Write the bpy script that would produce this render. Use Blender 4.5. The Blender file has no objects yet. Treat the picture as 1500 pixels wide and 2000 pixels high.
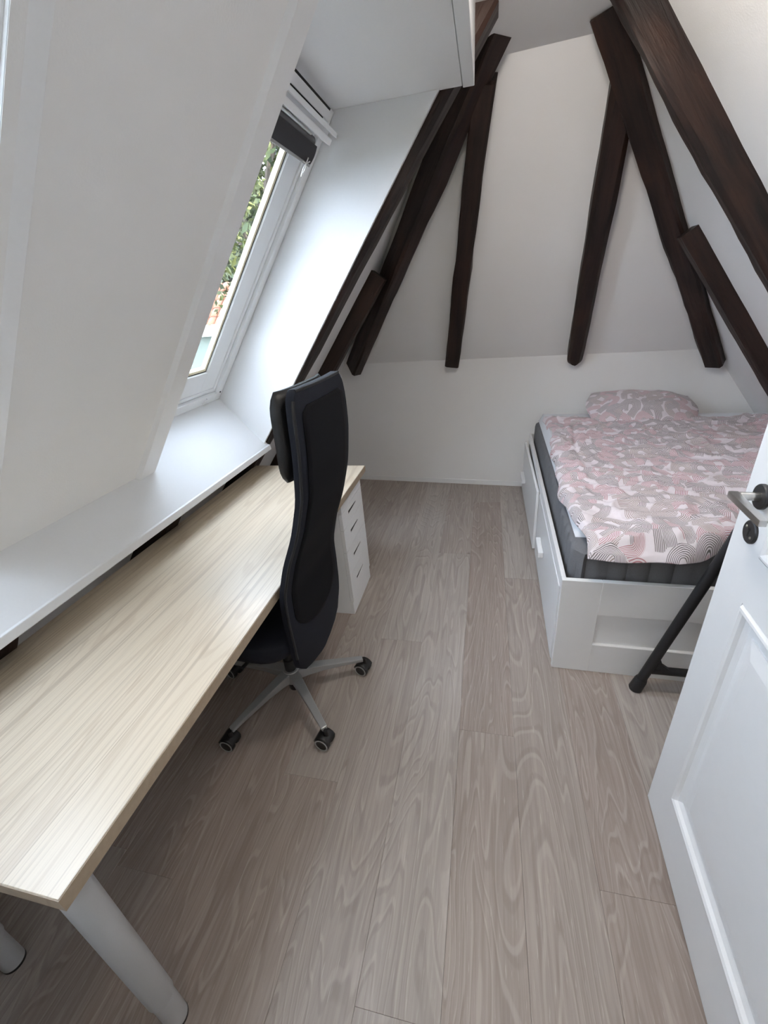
import bpy, bmesh, math, random
from mathutils import Vector, Matrix, noise

R = math.radians
random.seed(7)
SC = bpy.context.scene
COL = SC.collection

# ---------------------------------------------------------------- camera
CAM_H, PITCH, YAW, ROLL, FPX = 1.556, R(26.4288), R(-14.4681), R(-5.2301), 835.7112
_f0 = Vector((math.sin(YAW), math.cos(YAW), 0)); _r = Vector((math.cos(YAW), -math.sin(YAW), 0))
_f = _f0 * math.cos(PITCH) + Vector((0, 0, -math.sin(PITCH))); _u = _r.cross(_f)
_r2 = _r * math.cos(ROLL) + _u * math.sin(ROLL); _u2 = -_r * math.sin(ROLL) + _u * math.cos(ROLL)
cd = bpy.data.cameras.new('camera'); cam = bpy.data.objects.new('camera', cd); COL.objects.link(cam)
cam.matrix_world = Matrix(((_r2.x, _u2.x, -_f.x, 0), (_r2.y, _u2.y, -_f.y, 0), (_r2.z, _u2.z, -_f.z, CAM_H), (0, 0, 0, 1)))
cd.sensor_fit = 'VERTICAL'; cd.sensor_height = 36; cd.sensor_width = 27; cd.lens = FPX * 36 / 2000
cd.clip_start = 0.02; cd.clip_end = 300
SC.camera = cam

# ---------------------------------------------------------------- sky, sun, added fill lights, exposure
W = bpy.data.worlds.new('sky'); SC.world = W; W.use_nodes = True
wt = W.node_tree; wt.nodes.clear()
bg = wt.nodes.new('ShaderNodeBackground'); bg.inputs['Strength'].default_value = 3.3
wo = wt.nodes.new('ShaderNodeOutputWorld')
bg.inputs['Color'].default_value = (0.72, 0.815, 1.0, 1)      # even bright hazy sky
wt.links.new(bg.outputs[0], wo.inputs['Surface'])

sd = bpy.data.lights.new('sun', 'SUN'); sd.energy = 5.0; sd.angle = R(0.6); sd.color = (1.0, 0.93, 0.8)
sun = bpy.data.objects.new('sun', sd); COL.objects.link(sun)
sun.rotation_euler = Vector((0.72, -0.25, 0.66)).to_track_quat('Z', 'Y').to_euler()

def area(name, loc, target, sx, sy, power, color):
    d = bpy.data.lights.new(name, 'AREA'); d.shape = 'RECTANGLE'; d.size = sx; d.size_y = sy; d.energy = power; d.color = color
    o = bpy.data.objects.new(name, d); COL.objects.link(o); o.location = loc
    o.rotation_euler = (Vector(loc) - Vector(target)).to_track_quat('Z', 'Y').to_euler(); return o
area('hall_fill_light', (0.05, -0.9, 2.36), (0.05, -0.9, 0), 1.0, 0.8, 2.6, (1.0, 0.96, 0.90))  # added fill from the hall, no such lamp is seen
area('room_fill_light', (0.04, 1.20, 2.38), (0.72, 2.45, 0.4), 0.3, 0.2, 4.0, (1.0, 0.92, 0.83))  # unseen fill light added to brighten the far half of the room

SC.view_settings.view_transform = 'Standard'; SC.view_settings.look = 'None'
SC.view_settings.gamma = 1.0; SC.view_settings.use_curve_mapping = False
SC.view_settings.exposure = 2.4
SC.cycles.max_bounces = 16; SC.cycles.diffuse_bounces = 10; SC.cycles.transparent_max_bounces = 12
SC.cycles.sample_clamp_indirect = 8.0

# ---------------------------------------------------------------- material helpers
class NT:
    def __init__(s, name):
        s.m = bpy.data.materials.new(name); s.m.use_nodes = True; s.t = s.m.node_tree; s.t.nodes.clear()
        s.out = s.n('ShaderNodeOutputMaterial')
    def n(s, typ, **kw):
        nd = s.t.nodes.new(typ)
        for k, v in kw.items(): setattr(nd, k, v)
        return nd
    def l(s, a, b): s.t.links.new(a, b)
    def val(s, sock, v):
        if hasattr(v, 'is_linked') or isinstance(v, bpy.types.NodeSocket): s.l(v, sock)
        else: sock.default_value = v
    def math(s, op, a, b=0.0, c=None, clamp=False):
        nd = s.n('ShaderNodeMath', operation=op, use_clamp=clamp); s.val(nd.inputs[0], a); s.val(nd.inputs[1], b)
        if c is not None: s.val(nd.inputs[2], c)
        return nd.outputs[0]
    def mix(s, f, a, b, typ='MIX'):
        nd = s.n('ShaderNodeMix', data_type='RGBA', blend_type=typ)
        s.val(nd.inputs[0], f); s.val(nd.inputs[6], a if not isinstance(a, tuple) else (*a, 1)); s.val(nd.inputs[7], b if not isinstance(b, tuple) else (*b, 1))
        return nd.outputs[2]
    def coord(s, scale=(1, 1, 1), rnd=0.0, out='Object'):
        tc = s.n('ShaderNodeTexCoord'); v = tc.outputs[out]
        if rnd:
            oi = s.n('ShaderNodeObjectInfo'); c = s.n('ShaderNodeCombineXYZ')
            for i, k in enumerate((rnd, rnd * 1.7, rnd * .6)): s.l(s.math('MULTIPLY', oi.outputs['Random'], k), c.inputs[i])
            a = s.n('ShaderNodeVectorMath', operation='ADD'); s.l(v, a.inputs[0]); s.l(c.outputs[0], a.inputs[1]); v = a.outputs[0]
        return s.scale(v, scale)
    def scale(s, v, sc):
        mu = s.n('ShaderNodeVectorMath', operation='MULTIPLY'); s.l(v, mu.inputs[0]); mu.inputs[1].default_value = sc; return mu.outputs[0]
    def noise(s, v, scale=1.0, detail=4.0, rough=0.55, dist=0.0):
        nd = s.n('ShaderNodeTexNoise'); s.l(v, nd.inputs['Vector']); nd.inputs['Scale'].default_value = scale
        nd.inputs['Detail'].default_value = detail; nd.inputs['Roughness'].default_value = rough; nd.inputs['Distortion'].default_value = dist
        return nd.outputs[0]
    def ramp(s, f, lo, hi, a=0.0, b=1.0):
        nd = s.n('ShaderNodeMapRange', clamp=True, interpolation_type='SMOOTHSTEP'); s.val(nd.inputs[0], f)
        for i, v in enumerate((lo, hi, a, b)): nd.inputs[i + 1].default_value = v
        return nd.outputs[0]
    def bsdf(s, color, rough=0.5, metal=0.0, bump=None, bstr=0.2, bdist=0.002, spec=0.5, **kw):
        b = s.n('ShaderNodeBsdfPrincipled')
        s.val(b.inputs['Base Color'], color if not isinstance(color, tuple) else (*color, 1)); s.val(b.inputs['Roughness'], rough)
        b.inputs['Metallic'].default_value = metal; b.inputs['Specular IOR Level'].default_value = spec
        for k, v in kw.items(): b.inputs[k].default_value = v
        if bump is not None:
            bn = s.n('ShaderNodeBump'); bn.inputs['Strength'].default_value = bstr; bn.inputs['Distance'].default_value = bdist
            s.l(bump, bn.inputs['Height']); s.l(bn.outputs[0], b.inputs['Normal'])
        s.l(b.outputs[0], s.out.inputs['Surface']); return s.m

def plain(name, col, rough=0.5, metal=0.0, nscale=40, var=0.06, bstr=0.08, spec=0.5, **kw):
    t = NT(name); v = t.coord(); nz = t.noise(v, nscale, 3)
    c = t.mix(nz, tuple(x * (1 - var) for x in col), tuple(min(1, x * (1 + var)) for x in col))
    return t.bsdf(c, rough, metal, bump=nz, bstr=bstr, spec=spec, **kw)

def m_wall():
    t = NT('painted_plaster'); v = t.coord(out='Object'); a = t.noise(v, 3, 3); b = t.noise(v, 180, 4)
    return t.bsdf(t.mix(a, (.80, .797, .79), (.84, .837, .83)), 0.85, bump=b, bstr=0.25, bdist=0.0015, spec=0.25)

def m_floor():
    t = NT('grey_oak_laminate'); oi = t.n('ShaderNodeObjectInfo'); v = t.coord(rnd=37.0)
    tint = t.mix(oi.outputs['Random'], (.315, .25, .218), (.43, .385, .35))
    fine = t.noise(t.scale(v, (95, 2.6, 1)), 1, 6, .65)
    broad = t.noise(t.scale(v, (11, .8, 1)), 1, 3, .5)
    warp = t.noise(t.scale(v, (4.5, .55, 1)), 1, 2.5, .5, .4)
    rings = t.math('SINE', t.math('MULTIPLY', warp, 150.0)); rings = t.ramp(rings, .72, 1.0)
    pores = t.ramp(t.noise(t.scale(v, (300, 12, 1)), 1, 3, .6), .62, .72)
    kn = t.n('ShaderNodeTexVoronoi'); t.l(t.scale(v, (3.3, 1.25, 1)), kn.inputs['Vector']); kn.inputs['Scale'].default_value = 1.0
    knot = t.ramp(kn.outputs['Distance'], .02, .07, 1, 0)
    c = t.mix(t.ramp(fine, .3, .72), t.mix(.20, tint, (.08, .062, .052)), t.mix(.14, tint, (.62, .57, .52)))
    c = t.mix(t.math('MULTIPLY', t.ramp(broad, .35, .7), .22), c, (.20, .165, .145))
    c = t.mix(t.math('MULTIPLY', rings, .20), c, (.56, .50, .455))
    rin2 = t.ramp(t.math('SINE', t.math('MULTIPLY_ADD', warp, 150.0, 1.3)), .6, 1.0)
    c = t.mix(t.math('MULTIPLY', rin2, .20), c, (.15, .115, .098))
    c = t.mix(t.math('MULTIPLY', pores, .42), c, (.60, .55, .50))
    c = t.mix(t.math('MULTIPLY', knot, .6), c, (.075, .055, .045))
    return t.bsdf(c, t.ramp(fine, .2, .8, .5, .36), bump=fine, bstr=0.22, bdist=0.0012, spec=0.5)

def m_desk():
    t = NT('pale_ash_laminate'); v = t.coord()
    sx = t.n('ShaderNodeSeparateXYZ'); t.l(v, sx.inputs[0])
    strip = t.math('MULTIPLY', sx.outputs[0], 8.3); cell = t.math('FLOOR', strip)
    wn = t.n('ShaderNodeTexWhiteNoise', noise_dimensions='1D'); t.l(cell, wn.inputs['W'])
    fr = t.math('FRACT', strip); seam = t.math('ADD', t.ramp(fr, 0, .022, 1, 0), t.ramp(fr, .985, 1.0))
    off = t.n('ShaderNodeCombineXYZ'); t.l(t.math('MULTIPLY', wn.outputs['Value'], 3.0), off.inputs[0]); t.l(t.math('MULTIPLY', wn.outputs['Value'], 9.0), off.inputs[1])
    va = t.n('ShaderNodeVectorMath', operation='ADD'); t.l(v, va.inputs[0]); t.l(off.outputs[0], va.inputs[1])
    q = va.outputs[0]
    fine = t.noise(t.scale(q, (150, 1.4, 1)), 1, 5, .6); mid = t.noise(t.scale(q, (46, .75, 1)), 1, 3, .5)
    warp = t.noise(t.scale(q, (5.5, .55, 1)), 1, 2, .5, .3); rings = t.ramp(t.math('SINE', t.math('MULTIPLY', warp, 85.0)), .55, 1.0)
    base = t.mix(wn.outputs['Value'], (.62, .525, .40), (.68, .59, .465))
    c = t.mix(t.math('MULTIPLY', t.ramp(fine, .5, .74), .58), base, (.36, .28, .205))
    c = t.mix(t.math('MULTIPLY', t.ramp(mid, .56, .7), .46), c, (.34, .265, .195))
    vf = t.noise(t.scale(q, (330, 1.0, 1)), 1, 3, .6)
    c = t.mix(t.math('MULTIPLY', t.ramp(vf, .52, .66), .34), c, (.40, .32, .24))
    c = t.mix(t.math('MULTIPLY', rings, .30), c, (.42, .32, .225))
    c = t.mix(t.math('MULTIPLY', seam, .5), c, (.30, .24, .18))
    return t.bsdf(c, .36, bump=fine, bstr=.1, bdist=.001, spec=.55)

def m_beam():
    t = NT('dark_old_timber'); v = t.coord(rnd=11.0)
    g = t.noise(t.scale(v, (26, 2.2, 26)), 1, 6, .65, .4); b = t.noise(t.scale(v, (6, 2.4, 6)), 1, 4, .6); s = t.noise(t.scale(v, (14, 5, 14)), 1, 5, .7)
    c = t.mix(t.ramp(g, .3, .75), (.006, .003, .0026), (.030, .0135, .0095))
    c = t.mix(t.math('MULTIPLY', t.ramp(b, .48, .75), .6), c, (.05, .02, .011))
    c = t.mix(t.math('MULTIPLY', t.ramp(s, .66, .76), .35), c, (.16, .10, .075))
    h = t.math('ADD', t.math('MULTIPLY', g, .6), t.math('MULTIPLY', b, .8))
    return t.bsdf(c, t.ramp(g, .2, .8, .62, .42), bump=h, bstr=.7, bdist=.010, spec=.4)

def m_rainbow(name, bscale=1.0):
    t = NT(name); v0 = t.coord()
    cloth = t.noise(v0, 420, 2); warp = t.n('ShaderNodeTexNoise'); t.l(v0, warp.inputs['Vector']); warp.inputs['Scale'].default_value = 5.0
    wv = t.n('ShaderNodeVectorMath', operation='MULTIPLY_ADD'); t.l(warp.outputs['Color'], wv.inputs[0]); wv.inputs[1].default_value = (.03, .03, 0); t.l(v0, wv.inputs[2])
    c = None
    for i, (dens, ofs) in enumerate(((8.0, (3.1, 1.7, 0)), (8.8, (0, 0, 0)))):
        s = t.n('ShaderNodeVectorMath', operation='MULTIPLY_ADD'); t.l(wv.outputs[0], s.inputs[0]); s.inputs[1].default_value = (dens, dens, 0); s.inputs[2].default_value = ofs
        vo = t.n('ShaderNodeTexVoronoi', voronoi_dimensions='2D'); t.l(s.outputs[0], vo.inputs['Vector']); vo.inputs['Scale'].default_value = 1.0; vo.inputs['Randomness'].default_value = .8
        d = t.n('ShaderNodeVectorMath', operation='SUBTRACT'); t.l(s.outputs[0], d.inputs[0]); t.l(vo.outputs['Position'], d.inputs[1])
        cs = t.n('ShaderNodeSeparateColor'); t.l(vo.outputs['Color'], cs.inputs[0])
        ro = t.n('ShaderNodeVectorRotate', rotation_type='Z_AXIS'); t.l(d.outputs[0], ro.inputs['Vector'])
        t.l(t.math('MULTIPLY_ADD', cs.outputs[2], 3.0, -1.5), ro.inputs['Angle'])
        sp = t.n('ShaderNodeSeparateXYZ'); t.l(ro.outputs[0], sp.inputs[0])
        yp = t.math('MAXIMUM', sp.outputs[1], 0.0)
        dist = t.math('SQRT', t.math('ADD', t.math('POWER', t.math('ABSOLUTE', sp.outputs[0]), 2.0), t.math('POWER', yp, 2.0)))
        lines = t.ramp(t.math('SINE', t.math('MULTIPLY', dist, 150.0 if i else 140.0)), -.5, .0)
        msk = t.math('MULTIPLY', t.ramp(dist, .13, .15), t.ramp(dist, .48, .50, 1, 0))
        msk = t.math('MULTIPLY', msk, t.ramp(sp.outputs[1], -.46, -.44))
        pk = t.mix(t.ramp(cs.outputs[0], .40, .42), (.46, .215, .24), (.17, .15, .15))
        pk = t.mix(t.ramp(cs.outputs[0], .68, .70), pk, (.30, .23, .20))
        base = (.76, .70, .735) if c is None else c
        inn = t.mix(lines, pk, (.74, .68, .71))
        c = t.mix(msk, base, inn)
    return t.bsdf(c, .85, bump=t.noise(v0, 60, 3), bstr=.25, bdist=.004, spec=.15, **{'Sheen Weight': .15})

def m_glass():
    t = NT('window_glass'); tr = t.n('ShaderNodeBsdfTransparent'); gl = t.n('ShaderNodeBsdfGlossy'); gl.inputs['Roughness'].default_value = .01
    tr.inputs['Color'].default_value = (.95, .97, .96, 1)
    fr = t.n('ShaderNodeFresnel'); fr.inputs['IOR'].default_value = 1.45; mx = t.n('ShaderNodeMixShader')
    ge = t.n('ShaderNodeNewGeometry'); t.l(t.math('MULTIPLY', fr.outputs[0], t.math('SUBTRACT', 1.0, ge.outputs['Backfacing'])), mx.inputs[0]); t.l(tr.outputs[0], mx.inputs[1]); t.l(gl.outputs[0], mx.inputs[2]); t.l(mx.outputs[0], t.out.inputs['Surface']); return t.m

def m_leather():
    t = NT('black_leather'); v = t.coord(); n1 = t.n('ShaderNodeTexVoronoi'); t.l(v, n1.inputs['Vector']); n1.inputs['Scale'].default_value = 160
    return t.bsdf((.005, .0055, .007), .48, bump=n1.outputs['Distance'], bstr=.25, bdist=.001, spec=.5)

def m_leaf():
    t = NT('tree_leaves'); oi = t.n('ShaderNodeTexCoord'); nz = t.noise(oi.outputs['Object'], 1.7, 3)
    c = t.mix(t.ramp(nz, .35, .65), (.018, .030, .009), (.062, .068, .013))
    return t.bsdf(c, .6, spec=.3)

M = dict(
    wall=m_wall(), floor=m_floor(), desk=m_desk(), beam=m_beam(), duvet=m_rainbow('rainbow_print_cotton'), glass=m_glass(), leather=m_leather(), leaf=m_leaf(),
    trim=plain('white_gloss_paint', (.81, .815, .82), .42, nscale=90, var=.02, bstr=.1),
    lining=plain('white_reveal_board', (.83, .835, .84), .38, nscale=140, var=.02, bstr=.12),
    lacquer=plain('white_lacquer', (.83, .84, .85), .34, nscale=30, var=.015, bstr=.03),
    foil=plain('white_foil', (.80, .805, .81), .45, nscale=30, var=.02, bstr=.03),
    liningdim=plain('white_reveal_board_dimmed', (.70, .705, .71), .38, nscale=140, var=.02, bstr=.12),  # lining board again, colour lowered where the window light is strongest
    winwhite=plain('white_window_paint', (.80, .81, .82), .35, var=.015, bstr=.03),
    gasket=plain('cream_gasket', (.78, .70, .50), .5, var=.03),
    edge=plain('tan_edge_band', (.37, .29, .205), .5, nscale=70, var=.15),
    silver=plain('silver_grey_powder_coat', (.50, .505, .51), .42, .15, nscale=300, var=.03, bstr=.05),
    alu=plain('grey_aluminium', (.42, .43, .44), .38, .55, nscale=200, var=.03, bstr=.03),
    steel=plain('brushed_steel', (.55, .54, .52), .28, 1.0, nscale=200, var=.04, bstr=.04),
    darkmetal=plain('dark_bronze_plate', (.05, .05, .052), .4, .5, var=.1),
    black=plain('black_plastic', (.012, .012, .013), .45, var=.15, bstr=.1),
    blacktube=plain('black_powder_coat', (.011, .011, .013), .5, nscale=400, var=.1, bstr=.08),
    mesh=plain('black_mesh_fabric', (.0022, .0026, .0045), .8, nscale=500, var=.4, bstr=.3, spec=.2),
    navy=plain('navy_black_fabric', (.009, .011, .018), .75, nscale=500, var=.25, bstr=.3, spec=.25),
    ring=plain('light_grey_rubber', (.34, .34, .335), .5),
    matt=plain('charcoal_quilted_fabric', (.165, .168, .178), .85, nscale=260, var=.2, bstr=.3, spec=.2),
    sheet=plain('white_cotton_sheet', (.76, .78, .82), .85, nscale=25, var=.02, bstr=.35, spec=.15),
    blind=plain('dark_grey_blind_fabric', (.028, .026, .030), .8, nscale=400, var=.2, bstr=.2),
    greyblind=plain('grey_blind_fabric', (.14, .14, .145), .7, nscale=400, var=.1, bstr=.2),
    cord=plain('white_cord', (.75, .74, .71), .7),
    dark=plain('dark_gap', (.012, .012, .012), .8),
    tile=plain('orange_clay_tile', (.27, .10, .05), .8, nscale=6, var=.35, bstr=.3),
    bark=plain('grey_brown_bark', (.08, .06, .045), .9, nscale=9, var=.4, bstr=.6),
    lawn=plain('lawn', (.03, .036, .013), .95, nscale=.8, var=.4),
    render=plain('pale_green_render', (.13, .15, .125), .85, nscale=3, var=.08),
    gutter=plain('white_fascia_paint', (.45, .44, .40), .6),
    roofing=plain('grey_roofing', (.16, .15, .14), .85, nscale=5, var=.3),
    hall=plain('hall_paint', (.70, .66, .60), .85),
)

# ---------------------------------------------------------------- mesh helpers
class MB:
    def __init__(s): s.v, s.f = [], []
    def add(s, vs, fs):
        b = len(s.v); s.v += [Vector(x) for x in vs]; s.f += [tuple(i + b for i in f) for f in fs]; return s
    def box(s, x0, x1, y0, y1, z0, z1, T=None):
        vs = [Vector((x, y, z)) for z in (z0, z1) for y in (y0, y1) for x in (x0, x1)]
        if T: vs = [T(v) for v in vs]
        return s.add(vs, [(0, 2, 3, 1), (4, 5, 7, 6), (0, 1, 5, 4), (2, 6, 7, 3), (0, 4, 6, 2), (1, 3, 7, 5)])
    def hexa(s, b, t):      # bottom quad, top quad (same winding)
        return s.add(list(b) + list(t), [(3, 2, 1, 0), (4, 5, 6, 7), (0, 1, 5, 4), (1, 2, 6, 5), (2, 3, 7, 6), (3, 0, 4, 7)])
    def prism(s, prof, y0, y1):     # polygon in xz extruded along y
        n = len(prof); vs = [(x, y0, z) for x, z in prof] + [(x, y1, z) for x, z in prof]
        return s.add(vs, [tuple(range(n)), tuple(range(2 * n - 1, n - 1, -1))] + [(i, i + n, (i + 1) % n + n, (i + 1) % n) for i in range(n)])
    def tube(s, pts, rad, seg=12, caps=True):
        pts = [Vector(p) for p in pts]; n = len(pts); rads = rad if isinstance(rad, (list, tuple)) else [rad] * n
        ref = None; rings = []
        for i, p in enumerate(pts):
            d = (pts[min(i + 1, n - 1)] - pts[max(i - 1, 0)]).normalized()
            if ref is None: ref = Vector((0, 0, 1)) if abs(d.z) < .9 else Vector((1, 0, 0))
            a = (ref - d * ref.dot(d)).normalized(); ref = a; b = d.cross(a)
            rings.append([p + (a * math.cos(2 * math.pi * k / seg) + b * math.sin(2 * math.pi * k / seg)) * rads[i] for k in range(seg)])
        fs = [(i * seg + k, i * seg + (k + 1) % seg, (i + 1) * seg + (k + 1) % seg, (i + 1) * seg + k) for i in range(n - 1) for k in range(seg)]
        if caps: fs += [tuple(range(seg - 1, -1, -1)), tuple((n - 1) * seg + k for k in range(seg))]
        return s.add([v for r in rings for v in r], fs)
    def grid(s, nu, nv, fn, closed=False):
        vs = [fn(i / (nu - 1), j / (nv - 1)) for j in range(nv) for i in range(nu)]
        fs = [(j * nu + i, j * nu + i + 1, (j + 1) * nu + i + 1, (j + 1) * nu + i) for j in range(nv - 1) for i in range(nu - 1)]
        return s.add(vs, fs)
    def build(s, name, mat, parent=None, bevel=0, smooth=False, seg=2, weld=False, angle=35):
        me = bpy.data.meshes.new(name); me.from_pydata([tuple(v) for v in s.v], [], s.f)
        bm = bmesh.new(); bm.from_mesh(me)
        if weld: bmesh.ops.remove_doubles(bm, verts=bm.verts, dist=1e-5)
        bmesh.ops.recalc_face_normals(bm, faces=bm.faces)
        if bevel:
            es = [e for e in bm.edges if len(e.link_faces) == 2 and e.calc_face_angle(0) > R(30)]
            bmesh.ops.bevel(bm, geom=es, offset=bevel, segments=seg, profile=.6, affect='EDGES', clamp_overlap=True)
        if smooth:
            for f in bm.faces: f.smooth = True
            for e in bm.edges:
                if len(e.link_faces) == 2 and e.calc_face_angle(0) > R(angle): e.smooth = False
        bm.to_mesh(me); bm.free(); me.materials.append(mat)
        o = bpy.data.objects.new(name, me); COL.objects.link(o)
        if parent: o.parent = parent
        return o

def empty(name, loc=(0, 0, 0), rz=0.0):
    o = bpy.data.objects.new(name, None); COL.objects.link(o); o.location = loc; o.rotation_euler = (0, 0, rz); o.empty_display_size = .1; return o
def tag(o, label=None, cat=None, group=None, kind=None):
    if label: o['label'] = label
    if cat: o['category'] = cat
    if group: o['group'] = group
    if kind: o['kind'] = kind
    return o
def struct(o): o['kind'] = 'structure'; return o
def lerp_tab(tab, x):
    if x <= tab[0][0]: return tab[0][1]
    for (a, b), (c, d) in zip(tab, tab[1:]):
        if x <= c:
            t = (x - a) / (c - a); return b + (d - b) * t
    return tab[-1][1]

# ---------------------------------------------------------------- room geometry constants
TH = R(53); ST, CT = math.sin(TH), math.cos(TH)
S = Vector((-CT, 0, -ST)); N = Vector((-ST, 0, CT))          # left roof slope: down-slope and outward
def L(a, y, o): return S * a + N * o + Vector((0, y, 0))      # slope frame -> room
def lbox(mb, a0, a1, y0, y1, o0, o1): return mb.box(a0, a1, y0, y1, o0, o1, T=lambda v: L(v.x, v.y, v.z))
def xz(a, o): p = L(a, 0, o); return (p.x, p.z)
def a_at_z(z, o): return (o * CT - z) / ST
ZC = 2.44                                                    # flat ceiling
Y0 = -0.06                                                   # wall behind the camera
NR = Vector((ST, 0, CT)); DR = 1.8419                         # right slope
def xr(z, inset=0.0): return (DR - inset - CT * z) / ST
WA = R(-5.4947); WN = Vector((-math.sin(WA), math.cos(WA), 0)); WD = WN.y * 3.613
def ywall(x): return (WD - WN.x * x) / WN.y
HN = Vector((WN.x * ST, WN.y * ST, CT)); HD = HN.dot(Vector((1.501, 3.469, 1.072)))
def hip_pt(n2, d2, z, ins=0.0):
    d1 = HD - ins; d2 = d2 - ins
    a, b, e = HN.x, HN.y, d1 - HN.z * z; c, f = n2.x, d2 - n2.z * z
    x = f / c; return Vector((x, (e - a * x) / b, z))
def hipL(z, ins=0.0): return hip_pt(N, 1.60, z, ins)
def hipR(z, ins=0.0): return hip_pt(NR, DR, z, ins)
def sheet_solid(mb, pts, thick):     # planar polygon thickened along a vector
    pts = [Vector(p) for p in pts]; n = len(pts); t = Vector(thick)
    return mb.add(pts + [p + t for p in pts], [tuple(range(n)), tuple(range(2 * n - 1, n - 1, -1))] + [(i, (i + 1) % n, (i + 1) % n + n, i + n) for i in range(n)])

# floor with planks ---------------------------------------------------------------
fl = struct(MB().box(-2.2, 2.5, Y0 - 1.6, 4.0, -.12, -.012).build('floor', M['dark']))
PW = .2102; XA = -.0699
starts = {0: 2.45, 1: 1.15, -1: 1.61, -2: .87, -3: 2.05, -4: .5, 2: 2.2, 3: .7, 4: 1.75, 5: 2.6}
plank_mesh = {}
def plank(x, y0, y1):
    ln = round(y1 - y0, 3)
    if ln not in plank_mesh:
        o = MB().box(-PW / 2 + .0002, PW / 2 - .0002, -ln / 2 + .0002, ln / 2 - .0002, -.011, 0).build('plank', M['floor'], fl, bevel=.0006, seg=1); plank_mesh[ln] = o.data
    else:
        o = bpy.data.objects.new('plank', plank_mesh[ln]); COL.objects.link(o); o.parent = fl
    o.location = (x, (y0 + y1) / 2, 0)
for k in range(-8, 7):
    x = XA + (k - .5) * PW; j = starts.get(k, random.uniform(.4, 2.4)); ye = ywall(x) + .02
    y = j - 2.1 * math.ceil((j - Y0) / 2.1)
    while y < ye:
        a, b = max(y, Y0), min(y + 2.1, ye)
        if b - a > .03: plank(x, a, b)
        y += 2.1

# far wall, hip slope, ceiling, right slope --------------------------------------
KL, KR = hipL(1.11), hipR(1.11)
zl = 0.0
far = MB()
pts = [Vector((-2.10, ywall(-2.10), -.02)), Vector((2.40, ywall(2.40), -.02)), Vector((1.56, ywall(1.56), 0)), Vector((-1.27, ywall(-1.27), 0))]
def kz(x): # where hip plane meets the far wall
    y = ywall(x); return (HD - HN.x * x - HN.y * y) / HN.z
pts[2].z = kz(1.56); pts[3].z = kz(-1.27)
sheet_solid(far, pts, WN * .12); struct(far.build('wall_far', M['wall']))
hs_ = MB(); A, B = hipL(ZC + .02), hipR(ZC + .02); Cc, Dd = Vector((1.56, ywall(1.56), kz(1.56))), Vector((-1.27, ywall(-1.27), kz(-1.27)))
sheet_solid(hs_, [Dd, Cc, B + Vector((.10, 0, 0)), A - Vector((.10, 0, 0))], HN * .12); struct(hs_.build('ceiling_far', M['wall']))
struct(MB().box(-.75, .75, Y0 - .1, 2.75, ZC, ZC + .12).build('ceiling', M['wall']))
rw = MB(); rw.prism([(xr(-.05), -.05), (xr(ZC + .05), ZC + .05), (xr(ZC + .05) + .2, ZC + .05), (xr(-.05) + .2, -.05)], Y0 - .1, 4.0); struct(rw.build('wall_right', M['wall']))
bb = MB(); sheet_solid(bb, [Vector((-1.98, ywall(-1.98), 0)), Vector((2.28, ywall(2.28), 0)), Vector((2.24, ywall(2.24), .045)), Vector((-1.95, ywall(-1.95), .045))], WN * -.004)
struct(bb.build('baseboard_far', M['trim'], bevel=.002))
# left slope: plain part beyond the dormer and the strip under the sill
YR, YL, YP = 2.12, 1.38, .680          # reveal of window 1 (far, near) and reveal of window 2
YQ = .04
wl = MB(); wl.prism([xz(a_at_z(ZC + .1, 1.6), 1.6), xz(a_at_z(-.05, 1.6), 1.6), xz(a_at_z(-.05, 1.74), 1.74), xz(a_at_z(ZC + .1, 1.74), 1.74)], YR + .016, 4.0)
wl.prism([xz(.045, 1.6), xz(a_at_z(-.05, 1.6), 1.6), xz(a_at_z(-.05, 1.74), 1.74), xz(.045, 1.74)], Y0 - .1, YR + .016)
struct(wl.build('wall_left', M['wall']))
# panel between the two windows
A_TOP = a_at_z(2.23, 1.656)
struct(lbox(MB(), A_TOP, .0, YP, YL - .012, 1.656, 1.670).build('wall_left_panel', M['wall']))
tr = MB(); pr = [(1.290, 1.657), (1.303, 1.641), (1.392, 1.644), (1.392, 1.68), (1.290, 1.676)]
tr.add([L(a, y, o) for a in (A_TOP, -.012) for y, o in pr], [tuple(range(5)), tuple(range(9, 4, -1))] + [(k, (k + 1) % 5, (k + 1) % 5 + 5, k + 5) for k in range(5)])
struct(tr.build('trim_1', M['trim'], bevel=.001, seg=1))
tr = MB(); pr = [(.738, 1.657), (.732, 1.646), (.676, 1.666), (.676, 1.68), (.738, 1.68)]
tr.add([L(a, y, o) for a in (A_TOP, -.012) for y, o in pr], [tuple(range(5)), tuple(range(9, 4, -1))] + [(k, (k + 1) % 5, (k + 1) % 5 + 5, k + 5) for k in range(5)])
struct(tr.build('trim_4', M['trim'], bevel=.001, seg=1))
# sill board, sloping up from its front edge to the windows
sill = MB(); p0 = xz(.024, 1.470); p1 = xz(-.064, 1.83)
e = (Vector((p1[0], 0, p1[1])) - Vector((p0[0], 0, p0[1]))).normalized(); dn = Vector((e.z, 0, -e.x)); dn = -dn if dn.z > 0 else dn
q1 = (p1[0] + dn.x * .022, p1[1] + dn.z * .022); q0 = (p0[0] + dn.x * .026, p0[1] + dn.z * .026)
sill.prism([p0, p1, q1, q0], Y0, YR + .022)
sill.prism([(p0[0] + .004, p0[1] + .002), (p0[0] - .016, p0[1] + .008), (p0[0] - .016, p0[1] - .026), (p0[0] + .006, p0[1] - .026)], Y0, YR + .030)
struct(sill.build('trim_2', M['liningdim'], bevel=.003))
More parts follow.
